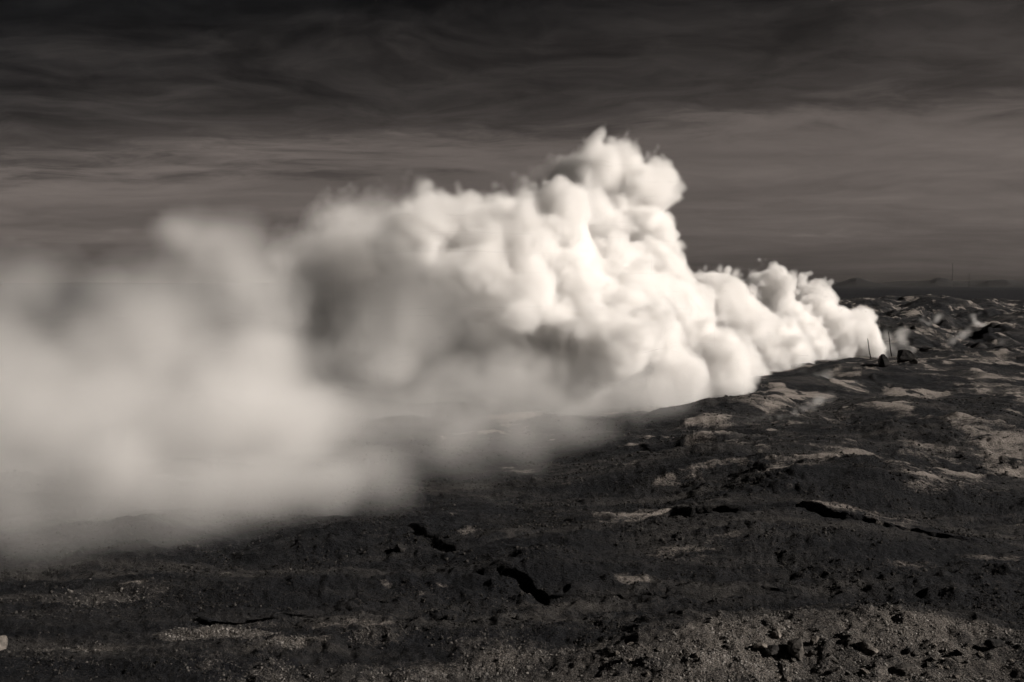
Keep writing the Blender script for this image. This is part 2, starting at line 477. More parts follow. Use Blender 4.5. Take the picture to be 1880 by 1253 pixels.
def ground_material():
    m = bpy.data.materials.new('volcanic_soil')
    m.use_nodes = True
    t = NT(m.node_tree)
    co = t.n('ShaderNodeTexCoord').outputs['Object']
    pale = t.n('ShaderNodeAttribute', attribute_name='pale').outputs['Fac']
    grav = t.n('ShaderNodeAttribute', attribute_name='gravel').outputs['Fac']
    n_big = t.noise(co, 0.22, 4, 0.55)
    n_mid = t.noise(co, 1.7, 6, 0.62)
    n_fine = t.noise(co, 11.0, 5, 0.65)
    n_grit = t.noise(co, 38.0, 3, 0.7)
    st = t.n('ShaderNodeMapping', {'Vector': co, 'Scale': (0.34, 1.6, 1.0), 'Rotation': (0, 0, 0.16)})
    n_str = t.noise(st, 1.3, 8, 0.66)
    n_pat = t.noise(st, 0.30, 5, 0.6)
    base = t.mix(t.ramp(n_mid, 0.35, 0.7), (0.0045, 0.0053, 0.0072, 1), (0.0105, 0.0116, 0.0142, 1))
    # grit, and greyer ragged-edged streaks that paint in grazing highlights
    lit_streak = t.m('MULTIPLY', t.ramp(n_pat, 0.42, 0.66), t.ramp(t.m('ADD', t.m('MULTIPLY', n_str, 0.7), t.m('MULTIPLY', n_fine, 0.5)), 0.46, 0.76))
    dist = t.n('ShaderNodeVectorMath', {0: co}, operation='LENGTH').outputs['Value']
    field = t.ramp(dist, 240.0, 330.0, 1.0, 0.0)          # the old lava of the plain stays dark
    base = t.mix(t.m('MULTIPLY', lit_streak, field), base, (0.056, 0.053, 0.0505, 1))
    speck = t.m('MULTIPLY', t.ramp(n_grit, 0.55, 0.70), t.ramp(n_str, 0.3, 0.62, 0.25, 1.0))
    base = t.mix(t.m('MULTIPLY', t.m('MULTIPLY', speck, field), 0.8), base, (0.075, 0.069, 0.064, 1))
    gcol = t.mix(t.ramp(n_grit, 0.38, 0.68), (0.032, 0.030, 0.0285, 1), (0.20, 0.182, 0.165, 1))
    gm = t.ramp(t.m('ADD', grav, t.m('ADD', t.m('MULTIPLY', t.m('SUBTRACT', n_mid, 0.5), 1.1), t.m('MULTIPLY', t.m('SUBTRACT', n_fine, 0.5), 0.9))), 0.15, 1.0)
    base = t.mix(t.m('MULTIPLY', gm, t.ramp(grav, 0.02, 0.2)), base, gcol)
    brk = t.m('ADD', t.m('MULTIPLY', t.m('SUBTRACT', n_fine, 0.5), 1.3), t.m('MULTIPLY', t.m('SUBTRACT', n_str, 0.5), 2.4))
    mott = t.m('ADD', t.m('MULTIPLY', n_str, 0.40), t.m('ADD', t.m('MULTIPLY', n_fine, 0.32), t.m('MULTIPLY', n_grit, 0.28)))
    pm = t.m('MULTIPLY', t.ramp(t.m('ADD', mott, t.m('MULTIPLY', t.m('SUBTRACT', pale, 0.5), 0.25)), 0.47, 0.70), t.ramp(pale, 0.02, 0.25))
    pcol = t.mix(n_mid, (0.15, 0.135, 0.123, 1), (0.34, 0.307, 0.28, 1))
    base = t.mix(pm, base, pcol)
    hgt = t.m('ADD', t.m('MULTIPLY', n_fine, 0.13), t.m('ADD', t.m('MULTIPLY', n_grit, 0.05), t.m('MULTIPLY', n_str, 0.16)))
    bump = t.n('ShaderNodeBump', {'Height': hgt, 'Strength': 1.0, 'Distance': 1.0})
    p = t.n('ShaderNodeBsdfPrincipled', {'Base Color': base, 'Roughness': t.ramp(n_fine, 0.3, 0.7, 0.75, 0.95), 'Normal': bump,
                                         'Specular IOR Level': 0.12})
    t.n('ShaderNodeOutputMaterial', {'Surface': p})
    return m


ground.data.materials.append(ground_material())

# ------------------------------------------------------------------ steam
def steam_material(name, dens, col=(0.99, 0.985, 0.98, 1), aniso=0.0):
    m = bpy.data.materials.new(name)
    m.use_nodes = True
    t = NT(m.node_tree)
    v = t.n('ShaderNodeVolumePrincipled', {'Color': col, 'Density': dens, 'Anisotropy': aniso})
    t.n('ShaderNodeOutputMaterial', {'Volume': v})
    return m


def bspline_rows(n_out, span, cells):
    """cubic B-spline interpolation matrix from a random lattice to n_out samples"""
    u = np.linspace(0, span, n_out) / cells
    n_in = int(math.ceil(span / cells)) + 4
    M = np.zeros((n_out, n_in), np.float32)
    i = np.floor(u).astype(int); f = u - i
    r = np.arange(n_out)
    M[r, i] = (1 - f) ** 3 / 6
    M[r, i + 1] = (3 * f ** 3 - 6 * f ** 2 + 4) / 6
    M[r, i + 2] = (-3 * f ** 3 + 3 * f ** 2 + 3 * f + 1) / 6
    M[r, i + 3] = f ** 3 / 6
    return M


def noise3(shape, span, cell, rng):
    ms = [bspline_rows(n, s, cell) for n, s in zip(shape, span)]
    a = rng.standard_normal([m.shape[1] for m in ms]).astype(np.float32)
    a = np.tensordot(ms[0], a, (1, 0))
    a = np.matmul(ms[1], a)
    a = np.matmul(a, ms[2].T)
    return a * np.float32(1.9)


def grid_volume(name, dens, lo, hi, mat, loc, rz):
    """an object whose density grid is read, voxel by voxel, from a point attribute"""
    nx, ny, nz = dens.shape
    me = bpy.data.meshes.new(name)
    me.vertices.add(dens.size)
    a = me.attributes.new('dens', 'FLOAT', 'POINT')
    a.data.foreach_set('value', np.ascontiguousarray(dens, np.float32).ravel())
    src = bpy.data.objects.new(name + '_samples', me)     # plain data, never linked to the scene
    o = bpy.data.objects.new(name, bpy.data.volumes.new(name))
    COL.objects.link(o)
    o.location = loc
    o.rotation_euler = (0, 0, rz)
    o.data.materials.append(mat)
    ng = bpy.data.node_groups.new(name + '_grid', 'GeometryNodeTree')
    ng.interface.new_socket('Geometry', in_out='INPUT', socket_type='NodeSocketGeometry')
    ng.interface.new_socket('Geometry', in_out='OUTPUT', socket_type='NodeSocketGeometry')
    N, L = ng.nodes, ng.links
    gi = N.new('GeometryNodeObjectInfo'); gi.inputs['Object'].default_value = src; go = N.new('NodeGroupOutput')
    pos = N.new('GeometryNodeInputPosition'); sep = N.new('ShaderNodeSeparateXYZ')
    L.new(pos.outputs[0], sep.inputs[0])
    ints = []
    for k, n in enumerate((nx, ny, nz)):
        mr = N.new('ShaderNodeMapRange'); mr.clamp = True
        L.new(sep.outputs[k], mr.inputs['Value'])
        mr.inputs['From Min'].default_value = lo[k]; mr.inputs['From Max'].default_value = hi[k]
        mr.inputs['To Min'].default_value = 0; mr.inputs['To Max'].default_value = n - 1
        fi = N.new('FunctionNodeFloatToInt'); fi.rounding_mode = 'ROUND'
        L.new(mr.outputs[0], fi.inputs[0])
        ints.append(fi.outputs[0])

    def im(op, a, b):
        nd = N.new('FunctionNodeIntegerMath'); nd.operation = op
        for s, v in zip(nd.inputs, (a, b)):
            if isinstance(v, int): s.default_value = v
            else: L.new(v, s)
        return nd.outputs[0]
    idx = im('ADD', im('MULTIPLY', im('ADD', im('MULTIPLY', ints[0], ny), ints[1]), nz), ints[2])
    na = N.new('GeometryNodeInputNamedAttribute'); na.data_type = 'FLOAT'; na.inputs[0].default_value = 'dens'
    si = N.new('GeometryNodeSampleIndex'); si.data_type = 'FLOAT'; si.domain = 'POINT'
    L.new(gi.outputs['Geometry'], si.inputs['Geometry'])
    L.new(na.outputs[0], [s for s in si.inputs if s.name == 'Value' and s.enabled][0])
    L.new(idx, si.inputs['Index'])
    vc = N.new('GeometryNodeVolumeCube')
    L.new([s for s in si.outputs if s.enabled][0], vc.inputs['Density'])
    vc.inputs['Min'].default_value = lo; vc.inputs['Max'].default_value = hi
    vc.inputs['Resolution X'].default_value = nx
    vc.inputs['Resolution Y'].default_value = ny
    vc.inputs['Resolution Z'].default_value = nz
    sm = N.new('GeometryNodeSetMaterial'); sm.inputs['Material'].default_value = mat
    L.new(vc.outputs[0], sm.inputs[0]); L.new(sm.outputs[0], go.inputs[0])
    md = o.modifiers.new('grid', 'NODES'); md.node_group = ng
    return o


# lobes of the plume: photograph pixel of the centre, radius in px, distance in m, density, softness (share of the radius)
LOBES = [
    # at the vent
    (1628, 652, 15, 97, .6, .45), (1642, 646, 12, 97, .25, .6), (1655, 634, 14, 97, .22, .7), (1670, 644, 11, 96, .16, .7), (1640, 622, 14, 98, .2, .7), (1590, 640, 32, 97, 1, .35), (1572, 608, 30, 97, 1, .25), (1538, 625, 44, 96, 1, .25), (1500, 556, 40, 98, 1, .2), (1484, 640, 44, 93, 1, .25),
    (1515, 590, 38, 96, 1, .2), (1418, 560, 52, 93, 1, .2), (1460, 600, 52, 93, 1, .2), (1436, 655, 38, 82, 1, .25), (1400, 640, 62, 80, 1, .25), (1345, 595, 66, 77, 1, .25),
    (1326, 552, 40, 78, 1, .25), (1275, 550, 48, 75, 1, .25), (1365, 690, 46, 69, 1, .35), (1300, 680, 68, 64, .9, .35), (1240, 725, 62, 58, .8, .4),
    # tower
    (1190, 535, 70, 66, 1, .2), (1196, 455, 44, 68, 1, .22), (1165, 420, 58, 69, 1, .25), (1190, 345, 54, 70, .9, .35), (1100, 334, 62, 70, .85, .4), (1062, 345, 52, 71, .5, .5),
    (1145, 385, 58, 70, .9, .3), (1098, 405, 52, 66, .7, .4), (1022, 365, 48, 71, .2, .65), (1215, 595, 64, 65, 1, .2), (985, 365, 34, 70, .14, .7), (1222, 318, 24, 70, .6, .5), (1150, 308, 42, 70, .7, .5),
    # bulge
    (1050, 590, 112, 59, 1, .2), (1000, 480, 100, 60, 1, .22), (905, 440, 80, 57.5, .8, .4), (815, 425, 72, 57, .6, .5), (1110, 640, 60, 55, 1, .22), (1150, 600, 60, 58, 1, .2), (870, 515, 85, 57, .6, .4),
    (960, 620, 80, 58, .6, .4), (760, 475, 72, 57, .3, .6), (1140, 500, 60, 62, 1, .22), (940, 555, 80, 56, .7, .35), (800, 520, 70, 60, .3, .6), (775, 400, 52, 57, .3, .6),
    # low, shaded mass behind
    (1150, 725, 70, 57, .24, .6), (1060, 745, 84, 56, .20, .6), (970, 755, 90, 54, .16, .65), (880, 775, 90, 50, .13, .65), (790, 795, 90, 47, .12, .65), (1120, 760, 60, 54, .14, .65), (900, 700, 110, 62, .22, .6),
    (780, 690, 130, 62, .17, .6), (680, 620, 120, 62, .15, .6), (640, 500, 105, 62, .15, .65), (595, 450, 60, 62, .16, .7), (685, 440, 70, 61, .18, .65), (540, 470, 60, 60, .10, .7), (720, 790, 100, 52, .10, .65), (990, 725, 85, 60, .3, .6),
    (600, 700, 110, 58, .12, .65), (720, 640, 120, 54, .05, .7), (810, 620, 110, 53, .045, .7), (640, 720, 100, 52, .05, .7), (1200, 745, 60, 56, .26, .6), (640, 800, 80, 46, .08, .7), (560, 560, 90, 60, .10, .7),
    # near, thin body
    (400, 490, 100, 48, .19, .7), (335, 425, 60, 47, .17, .8), (480, 540, 95, 46, .22, .6), (300, 660, 180, 44, .12, .7), (420, 770, 170, 40, .22, .6), (505, 825, 95, 35, .32, .55), (600, 915, 68, 30, .38, .55),
    (485, 680, 80, 40, .26, .55), (300, 850, 190, 36, .17, .7), (130, 800, 190, 38, .15, .8), (-40, 830, 200, 38, .12, .8), (110, 920, 120, 29, .12, .9), (420, 910, 95, 29, .28, .8), (510, 920, 76, 29, .32, .6),
    (-150, 800, 220, 42, .09, .9), (80, 620, 145, 46, .045, .9), (40, 545, 130, 48, .026, .9), (-60, 630, 160, 46, .05, .9), (-60, 960, 120, 28, .09, .9), (-200, 900, 200, 34, .09, .9), (180, 510, 80, 50, .025, .9),
    (740, 945, 46, 33, .03, .9), (548, 780, 56, 36, .24, .55), (515, 600, 62, 43, .20, .6), (60, 880, 150, 32, .08, .9), (230, 910, 120, 30, .16, .9), (330, 930, 100, 28, .18, .9),
]


# steam dragging along the ground: photograph column, distance, height, radius, density
TRAIL_FAR = [[(1260, 50.5, 0.9, 1.3, .06), (1180, 46.5, 0.9, 1.3, .055), (1090, 42.5, 0.9, 1.4, .06), (1000, 39, 0.9, 1.5, .065), (930, 37, 0.9, 1.5, .08), (850, 35.2, 0.9, 1.5, .10), (770, 35.2, 0.9, 1.4, .09), (715, 35.5, 0.8, 1.1, .05)],
             [(1200, 54, 1.3, 1.9, .06), (1080, 48.5, 1.4, 2.0, .055), (950, 43.5, 1.4, 2.0, .055), (830, 43, 1.3, 2.1, .065), (740, 42, 1.4, 2.0, .05)]]
TRAIL_NEAR = [[(655, 29.2, 0.9, 1.2, .22), (560, 27.9, 1.0, 1.4, .24), (410, 27, 1.0, 1.6, .22), (250, 25.9, 1.0, 1.6, .18), (100, 25, 1.0, 1.7, .13), (-120, 24.3, 1.1, 2.0, .10), (-350, 24, 1.2, 2.2, .08)],
              [(630, 31, 1.7, 1.9, .20), (530, 30.3, 1.8, 2.1, .22), (390, 30, 1.9, 2.3, .20), (230, 29.5, 1.9, 2.3, .16), (80, 29, 1.9, 2.3, .12), (-120, 28.5, 1.9, 2.4, .10)]]
ORG = np.array((38.0, 97.0))
AXIS = np.array((-0.566, -0.824)); AXIS /= np.linalg.norm(AXIS)
SIDE = np.array((-AXIS[1], AXIS[0]))
PLUME_RZ = math.atan2(AXIS[1], AXIS[0])


def build_bank(name, lobes, vox, seed, crisp, parent, dens_scale, org=None, box=None, trails=()):
    base = ORG if org is None else np.array(org[:2])
    zb = 0.0 if org is None else org[2]
    L = []
    for px, py, r, dist, den, soft in lobes:
        c = at(px, py, dist)
        rel = c[:2] - base
        L.append((rel @ AXIS, rel @ SIDE, c[2] - zb, r / F * dist, den, soft))
    L = np.array(L, np.float32)
    lo = np.array([(L[:, k] - L[:, 3] * 1.3).min() for k in range(3)]) - 0.8
    hi = np.array([(L[:, k] + L[:, 3] * 1.3).max() for k in range(3)]) + 0.8
    hi[0] = min(hi[0], 112.0)
    if org is None:
        lo[2] = max(lo[2], -0.6)
    if box is not None:
        lo, hi = np.array(box[0], float), np.array(box[1], float)
    n = np.ceil((hi - lo) / vox).astype(int) + 1
    hi = lo + (n - 1) * vox
    shape = tuple(int(k) for k in n)
    span = hi - lo
    rng = np.random.default_rng(seed)
    ux = np.linspace(lo[0], hi[0], shape[0], dtype=np.float32)[:, None, None]
    uy = np.linspace(lo[1], hi[1], shape[1], dtype=np.float32)[None, :, None]
    uz = np.linspace(lo[2], hi[2], shape[2], dtype=np.float32)[None, None, :]
    W = []
    for u in (ux, uy, uz):
        a = noise3(shape, span, 4.6, rng) * (0.55 if org is None else 0.1)
        a += noise3(shape, span, 2.1, rng) * (0.36 if crisp else 0.30)
        a += noise3(shape, span, 1.0, rng) * (0.28 if crisp else 0.20)
        if crisp:
            a += noise3(shape, span, 0.5, rng) * 0.13
        W.append(a + u)
    wx, wy, wz = W
    # cauliflower detail: rounded outwards, creased inwards
    bil = np.abs(noise3(shape, span, 1.8, rng)) * 0.62
    torn = 0.0
    if crisp:
        bil += np.abs(noise3(shape, span, 0.9, rng)) * 0.46
        torn = noise3(shape, span, 0.42, rng)
        bil += np.abs(torn) * 0.31
        bil += noise3(shape, span, 0.27, rng) * 0.08
    bil -= 0.33
    dens = np.zeros(shape, np.float32)
    extra = []
    for (u, v, z, r, den, soft) in L:
        if crisp and soft <= 0.35:
            for k in range(6):
                d = rng.standard_normal(3); d /= np.linalg.norm(d)
                if d[2] < -0.3: d[2] *= -1
                rr = r * rng.uniform(0.22, 0.42)
                k_ = r * 0.98 - rr * 0.75
                extra.append((u + d[0] * k_, v + d[1] * k_, z + d[2] * k_, rr, den, soft * 1.2))
    for (u, v, z, r, den, soft) in list(L) + extra:
        ext = r * 1.35 + 1.6
        c = np.array((u, v, z))
        i0 = np.maximum(((c - ext - lo) / vox).astype(int), 0)
        i1 = np.minimum(((c + ext - lo) / vox).astype(int) + 2, shape)
        if (i1 <= i0).any():
            continue
        s = tuple(slice(a, b) for a, b in zip(i0, i1))
        q = np.sqrt((wx[s] - u) ** 2 + (wy[s] - v) ** 2 + (wz[s] - z) ** 2)
        if org is not None:
            q *= 1.0 + 0.25 * bil[s]
        else:
            q -= bil[s] * (min(1.0, r / 2.4) * 1.15)
        if soft >= 0.6:                                  # thin body: fades over its whole radius
            t = np.clip(1 - (q / (r * 1.3)) ** 2, 0, 1)
            dens[s] += den * t * t
        else:
            e = max(r * soft * 0.8, 0.2)
            val = den * smooth(r * (1 + soft * 0.2) - q, 0.0, e * (1 + soft))
            if crisp:                                    # torn, thin fringe outside the body
                val += 0.03 * den * smooth(r * 1.14 + 0.35 - q, 0.0, 1.1) * np.clip(torn[s] * 1.2 + 0.1, 0, 1.5)
            dens[s] = np.maximum(dens[s], val) + 0.25 * np.minimum(dens[s], val)
    for tr in trails:
        pts = []
        for px, dist, z, r, den in tr:
            rel = np.array((ray(px, 524)[0] * dist, dist)) - base
            pts.append((rel @ AXIS, rel @ SIDE, z, r, den))
        for a, b in zip(pts[:-1], pts[1:]):
            a3, b3 = np.array(a[:3]), np.array(b[:3])
            rm = max(a[3], b[3]) + 2.2
            i0 = np.clip(((np.minimum(a3, b3) - rm - lo) / vox).astype(int), 0, shape)
            i1 = np.clip(((np.maximum(a3, b3) + rm - lo) / vox).astype(int) + 2, 0, shape)
            if (i1 <= i0).any():
                continue
            s = tuple(slice(p, q) for p, q in zip(i0, i1))
            d3 = b3 - a3
            tt = np.clip(((wx[s] - a3[0]) * d3[0] + (wy[s] - a3[1]) * d3[1] + (wz[s] - a3[2]) * d3[2]) / (d3 @ d3), 0, 1)
            q = np.sqrt((wx[s] - a3[0] - tt * d3[0]) ** 2 + (wy[s] - a3[1] - tt * d3[1]) ** 2 + (wz[s] - a3[2] - tt * d3[2]) ** 2)
            q -= bil[s] * 0.7
            rr = a[3] + (b[3] - a[3]) * tt
            t_ = np.clip(1 - (q / (rr * 1.3)) ** 2, 0, 1)
            val = (a[4] + (b[4] - a[4]) * tt) * t_ * t_ * np.clip(0.85 + bil[s] * 1.3, 0.2, 2.2)
            dens[s] = np.maximum(dens[s], val) + 0.4 * np.minimum(dens[s], val)
    # thin out against the ground and at the downwind end
    if org is None:
        dens *= 0.45 + 0.55 * smooth(uz, 0.0, 1.8) if not crisp else 0.4 + 0.6 * smooth(uz, 0.0, 1.2 + 0.03 * np.maximum(ux, 0))
        dens *= smooth(uz, -0.5, 0.3)
        dens *= 1 - smooth(ux, 100, 111)
    thin = noise3(shape, span, 3.2, rng) * 0.5 + noise3(shape, span, 1.4, rng) * 0.3
    if org is not None:
        dens *= np.clip(0.55 + 1.0 * noise3(shape, span, 0.9, rng) + 0.6 * noise3(shape, span, 0.45, rng), 0.02, 2.0)
    if not crisp:
        thin += 0.35 * noise3(shape, span, 0.75, rng)
    dens *= np.clip(1.0 + (0.55 if crisp else 0.7) * thin, 0.12, 2.0)
    dens[dens < 0.012] = 0
    for k in range(3):
        sl = [slice(None)] * 3
        for e_ in (0, -1):
            sl[k] = e_
            dens[tuple(sl)] = 0
    print('GRID', name, shape, dens.size / 1e6)
    o = grid_volume(name, dens, tuple(float(v) for v in lo), tuple(float(v) for v in hi),
                    steam_material(name, dens_scale), (0, 0, 0), 0)
    if parent is not None:
        o.parent = parent
    else:
        o.location = org
        o.rotation_euler = (0, 0, PLUME_RZ)
    return o


plume = bpy.data.objects.new('steam_plume', None)
COL.objects.link(plume)
plume.location = (ORG[0], ORG[1], 0)
plume.rotation_euler = (0, 0, PLUME_RZ)
tag(plume, 'huge billowing white steam plume blowing across the dark ground from the vent', 'steam')
NEAR0 = next(i for i, l in enumerate(LOBES) if l[0] == 400 and l[1] == 490)
build_bank('rising_billow', LOBES[:NEAR0], 0.13, 5, True, plume, 2.0, None, ((-1.0596, -25.526, -0.6), (71.5318, 0.5375, 18.66)))
build_bank('drifting_bank', LOBES[NEAR0:], 0.28, 9, False, plume, 1.5, None, ((42.0, -31.0, -0.6), (100.0, 6.5, 12.4)), TRAIL_FAR + TRAIL_NEAR)


# ------------------------------------------------------------------ small fumaroles
WISPS = [  # foot px, drift path in px, start and end radius px, density
    ((1446, 772), [(1440, 768), (1470, 758), (1500, 744), (1512, 736)], 6, 11, .9, 'thin steam wisp curling over the low mound below the plume edge'),
    ((1575, 708), [(1582, 704), (1560, 700), (1535, 696), (1500, 690), (1470, 692)], 8, 16, .9, 'soft steam veil drifting off the rounded mound under the plume'),
    ((1668, 652), [(1672, 648), (1660, 636), (1648, 620), (1652, 606)], 7, 13, 1.0, 'ragged steam wisp rising beside the leaning stake at the vent'),
    ((1730, 640), [(1728, 636), (1742, 626), (1756, 616), (1768, 606)], 5, 8, .9, 'slanting steam wisp over the dark hollow right of the vent'),
    ((1704, 597), [(1694, 592), (1706, 589), (1720, 586)], 6, 8, .9, 'small flat steam puff among the black hummocks behind the vent'),
    ((1802, 602), [(1804, 597), (1798, 590), (1788, 580), (1782, 574)], 8, 6, .9, 'forked steam puff in front of the pale streaked cone'),
    ((1744, 583), [(1734, 580), (1744, 578), (1754, 577)], 3, 4, .9, 'tiny steam puff high on the far field, furthest from the plume'),
    ((1834, 638), [(1830, 634), (1842, 626), (1854, 616)], 5, 8, .5, 'faint steam veil at the picture edge right of the slanting wisp'),
    ((1380, 786), [(1360, 783), (1390, 780), (1420, 779), (1450, 774)], 4, 4, .8, 'low thin mist line lying along the foot of the mounds'),
    ((960, 930), [(880, 926), (930, 922), (980, 916), (1040, 912)], 10, 8, .16, 'faint sheet of mist on the dark flat before the plume'),
]
for k, (foot, path, r0, r1, den, label) in enumerate(WISPS):
    p = hit(*foot)
    wr = np.random.default_rng(60 + k)
    ls = []
    for i in range(22):
        f = i / 21
        u = f * (len(path) - 1)
        a = min(int(u), len(path) - 2)
        px = path[a][0] + (path[a + 1][0] - path[a][0]) * (u - a)
        py = path[a][1] + (path[a + 1][1] - path[a][1]) * (u - a)
        r = (r0 + (r1 - r0) * f) * wr.uniform(0.6, 1.2)
        ls.append((px + wr.normal() * r * 0.6, py + wr.normal() * r * 0.35, r, p.y + wr.normal() * 0.3, den * (1 - 0.55 * f) * 0.45, .8))
    o = build_bank('steam_wisp', ls, max(0.1, p.y / 800.0), 40 + k, False, None, 0.9, (p.x, p.y, p.z))
    tag(o, label, 'steam', 'small steam wisps from fumaroles')

# ------------------------------------------------------------------ rocks
def rock_material(name, dark, light):
    m = bpy.data.materials.new(name)
    m.use_nodes = True
    t = NT(m.node_tree)
    co = t.n('ShaderNodeTexCoord').outputs['Object']
    n1 = t.noise(co, 2.2, 6, 0.6)
    n2 = t.noise(co, 14.0, 4, 0.65)
    c = t.mix(t.ramp(t.m('ADD', t.m('MULTIPLY', n1, 0.6), t.m('MULTIPLY', n2, 0.4)), 0.38, 0.66), dark, light)
    b = t.n('ShaderNodeBump', {'Height': t.m('ADD', t.m('MULTIPLY', n1, 0.08), t.m('MULTIPLY', n2, 0.03)), 'Strength': 0.8, 'Distance': 1.0})
    p = t.n('ShaderNodeBsdfPrincipled', {'Base Color': c, 'Roughness': 0.9, 'Normal': b, 'Specular IOR Level': 0.15})
    t.n('ShaderNodeOutputMaterial', {'Surface': p})
    return m


def rock_mesh(name, seed, sub, cuts=9, rough=0.06):
    rng = np.random.default_rng(seed)
    bm = bmesh.new()
    bmesh.ops.create_icosphere(bm, subdivisions=sub, radius=1.0)
    v = np.array([q.co[:] for q in bm.verts])
    for k in range(cuts):
        n = rng.standard_normal(3); n /= np.linalg.norm(n)
        lim = rng.uniform(0.45, 0.82)
        over = np.maximum(v @ n - lim, 0)
        v = v - over[:, None] * n * 0.93
    v += rng.standard_normal(v.shape) * rough * 0.35
    v *= rng.uniform(0.75, 1.2, 3)
    for q, c in zip(bm.verts, v):
        q.co = c
    me = bpy.data.meshes.new(name)
    bm.to_mesh(me); bm.free()
    return me


M_DARK = rock_material('dark_lava_rock', (0.008, 0.0082, 0.0086, 1), (0.034, 0.032, 0.031, 1))
M_GREY = rock_material('grey_rock', (0.03, 0.0285, 0.027, 1), (0.10, 0.092, 0.084, 1))
M_PALE = rock_material('pale_rock', (0.07, 0.064, 0.058, 1), (0.20, 0.18, 0.162, 1))

ROCKS = [  # px, py of the foot, width px, height px, material, label
    (1622, 672, 20, 22, M_DARK, 'rounded dark boulder half veiled by steam below the stakes'),
    (1662, 664, 36, 22, M_DARK, 'large dark boulder with a lit top just right of the vent'),
    (1676, 668, 18, 10, M_GREY, 'low grey boulder leaning on the large dark boulder by the vent'),
    (1461, 1204, 34, 32, M_GREY, 'biggest upright grey boulder on the pale gravel shoulder'),
    (1412, 1198, 34, 14, M_DARK, 'low black stone on the gravel just left of the biggest boulder'),
    (1396, 1189, 30, 8, M_PALE, 'flat pale slab tilted beside the low black stone'),
    (1427, 1171, 20, 15, M_PALE, 'pale block standing alone on the crest of the gravel shoulder'),
    (1588, 1190, 20, 18, M_GREY, 'grey wedge stone on the gravel with its left face black'),
    (1602, 1198, 22, 8, M_PALE, 'pale flat stone at the foot of the grey wedge stone'),
    (1496, 1178, 16, 12, M_PALE, 'pale stone on the crest between the boulder and the wedge stone'),
    (1826, 1188, 36, 14, M_DARK, 'black flat rock near the right end of the gravel crest'),
    (1660, 1230, 36, 10, M_GREY, 'low grey stone sunk in gravel at the bottom of the picture'),
    (3, 1192, 22, 24, M_PALE, 'pale cracked rock cut by the left picture edge'),
    (952, 1138, 14, 9, M_DARK, 'single black stone lying alone on the dark middle ground'),
    (735, 1012, 22, 12, M_DARK, 'black lump on the slope left of the winding gully'),
    (1668, 1200, 14, 10, M_DARK, 'small black stone right of the pale flat stone'),
]
for k, (px, py, wd, ht, mat, label) in enumerate(ROCKS):
    p = hit(px, py)
    me_ = rock_mesh('rock', 300 + k, 3)
    me_.materials.append(mat)
    co = np.array([v.co[:] for v in me_.vertices])
    mn, mx = co.min(0), co.max(0)
    sx = wd / F * p.y / (mx[0] - mn[0]); sz = ht / F * p.y * 1.25 / (mx[2] - mn[2])
    co = (co - (mn + mx) / 2) * np.array((sx, (sx + sz) / 2, sz))
    co[:, 2] -= co[:, 2].min() * 0.6
    me_.vertices.foreach_set('co', co.astype(np.float32).ravel())
    me_.update()
    o = bpy.data.objects.new('rock', me_)
    COL.objects.link(o)
    o.location = p
    tag(o, label, 'rock')

STONES = [rock_mesh('stone', 500 + k, 2, 8, 0.05) for k in range(6)]
rs = np.random.default_rng(77)
for k in range(34):
    px = rs.uniform(1090, 1870); py = rs.uniform(1182, 1249)
    p = hit(px, py)
    me_ = STONES[k % 6]
    if not me_.materials:
        me_.materials.append((M_GREY, M_PALE)[k % 2])
    o = bpy.data.objects.new('stone', me_)
    COL.objects.link(o)
    r = rs.uniform(10, 17) / F * p.y / 2
    o.location = (p.x, p.y, p.z + r * 0.15)
    o.scale = (r * 1.15, r * 1.0, r * 0.75)
    o.rotation_euler = (rs.uniform(-.4, .4), rs.uniform(-.4, .4), rs.uniform(0, 6.28))
    tag(o, 'small angular stone lying on the pale gravel shoulder', 'stone', 'small stones on the pale gravel shoulder')

# ------------------------------------------------------------------ stakes at the vent
M_WOOD = rock_material('weathered_wood', (0.012, 0.011, 0.010, 1), (0.04, 0.036, 0.032, 1))
for top, foot, label in (((1593, 622), (1599, 645), 'thin dark wooden stake half hidden in the steam'),
                         ((1631, 609), (1638, 638), 'taller thin dark stake leaning left clear of the steam')):
    dist = 94.6
    fx = ray(foot[0], foot[1])[0] * dist
    f0 = Vector((fx, dist, float(terrain(np.array([fx]), np.array([dist]))[0])))
    a = Vector(at(top[0], top[1], dist)); b = Vector((f0.x, f0.y, f0.z - 0.15))
    bm = bmesh.new()
    rings = []
    for i in range(6):
        c = b.lerp(a, i / 5) + Vector((0.02 * math.sin(i * 2.1), 0.02 * math.cos(i * 1.7), 0))
        rr = 0.062 - 0.006 * i
        rings.append([bm.verts.new(c - f0 + Vector((rr * math.cos(j * math.pi / 4), rr * math.sin(j * math.pi / 4), 0))) for j in range(8)])
    for i in range(5):
        for j in range(8):
            bm.faces.new((rings[i][j], rings[i][(j + 1) % 8], rings[i + 1][(j + 1) % 8], rings[i + 1][j]))
    bm.faces.new(rings[-1]); bm.faces.new(rings[0][::-1])
    me_ = bpy.data.meshes.new('wooden_stake')
    bm.to_mesh(me_); bm.free()
    me_.materials.append(M_WOOD)
    o = bpy.data.objects.new('wooden_stake', me_)
    COL.objects.link(o)
    o.location = f0
    tag(o, label, 'stake', 'stakes beside the steam vent')

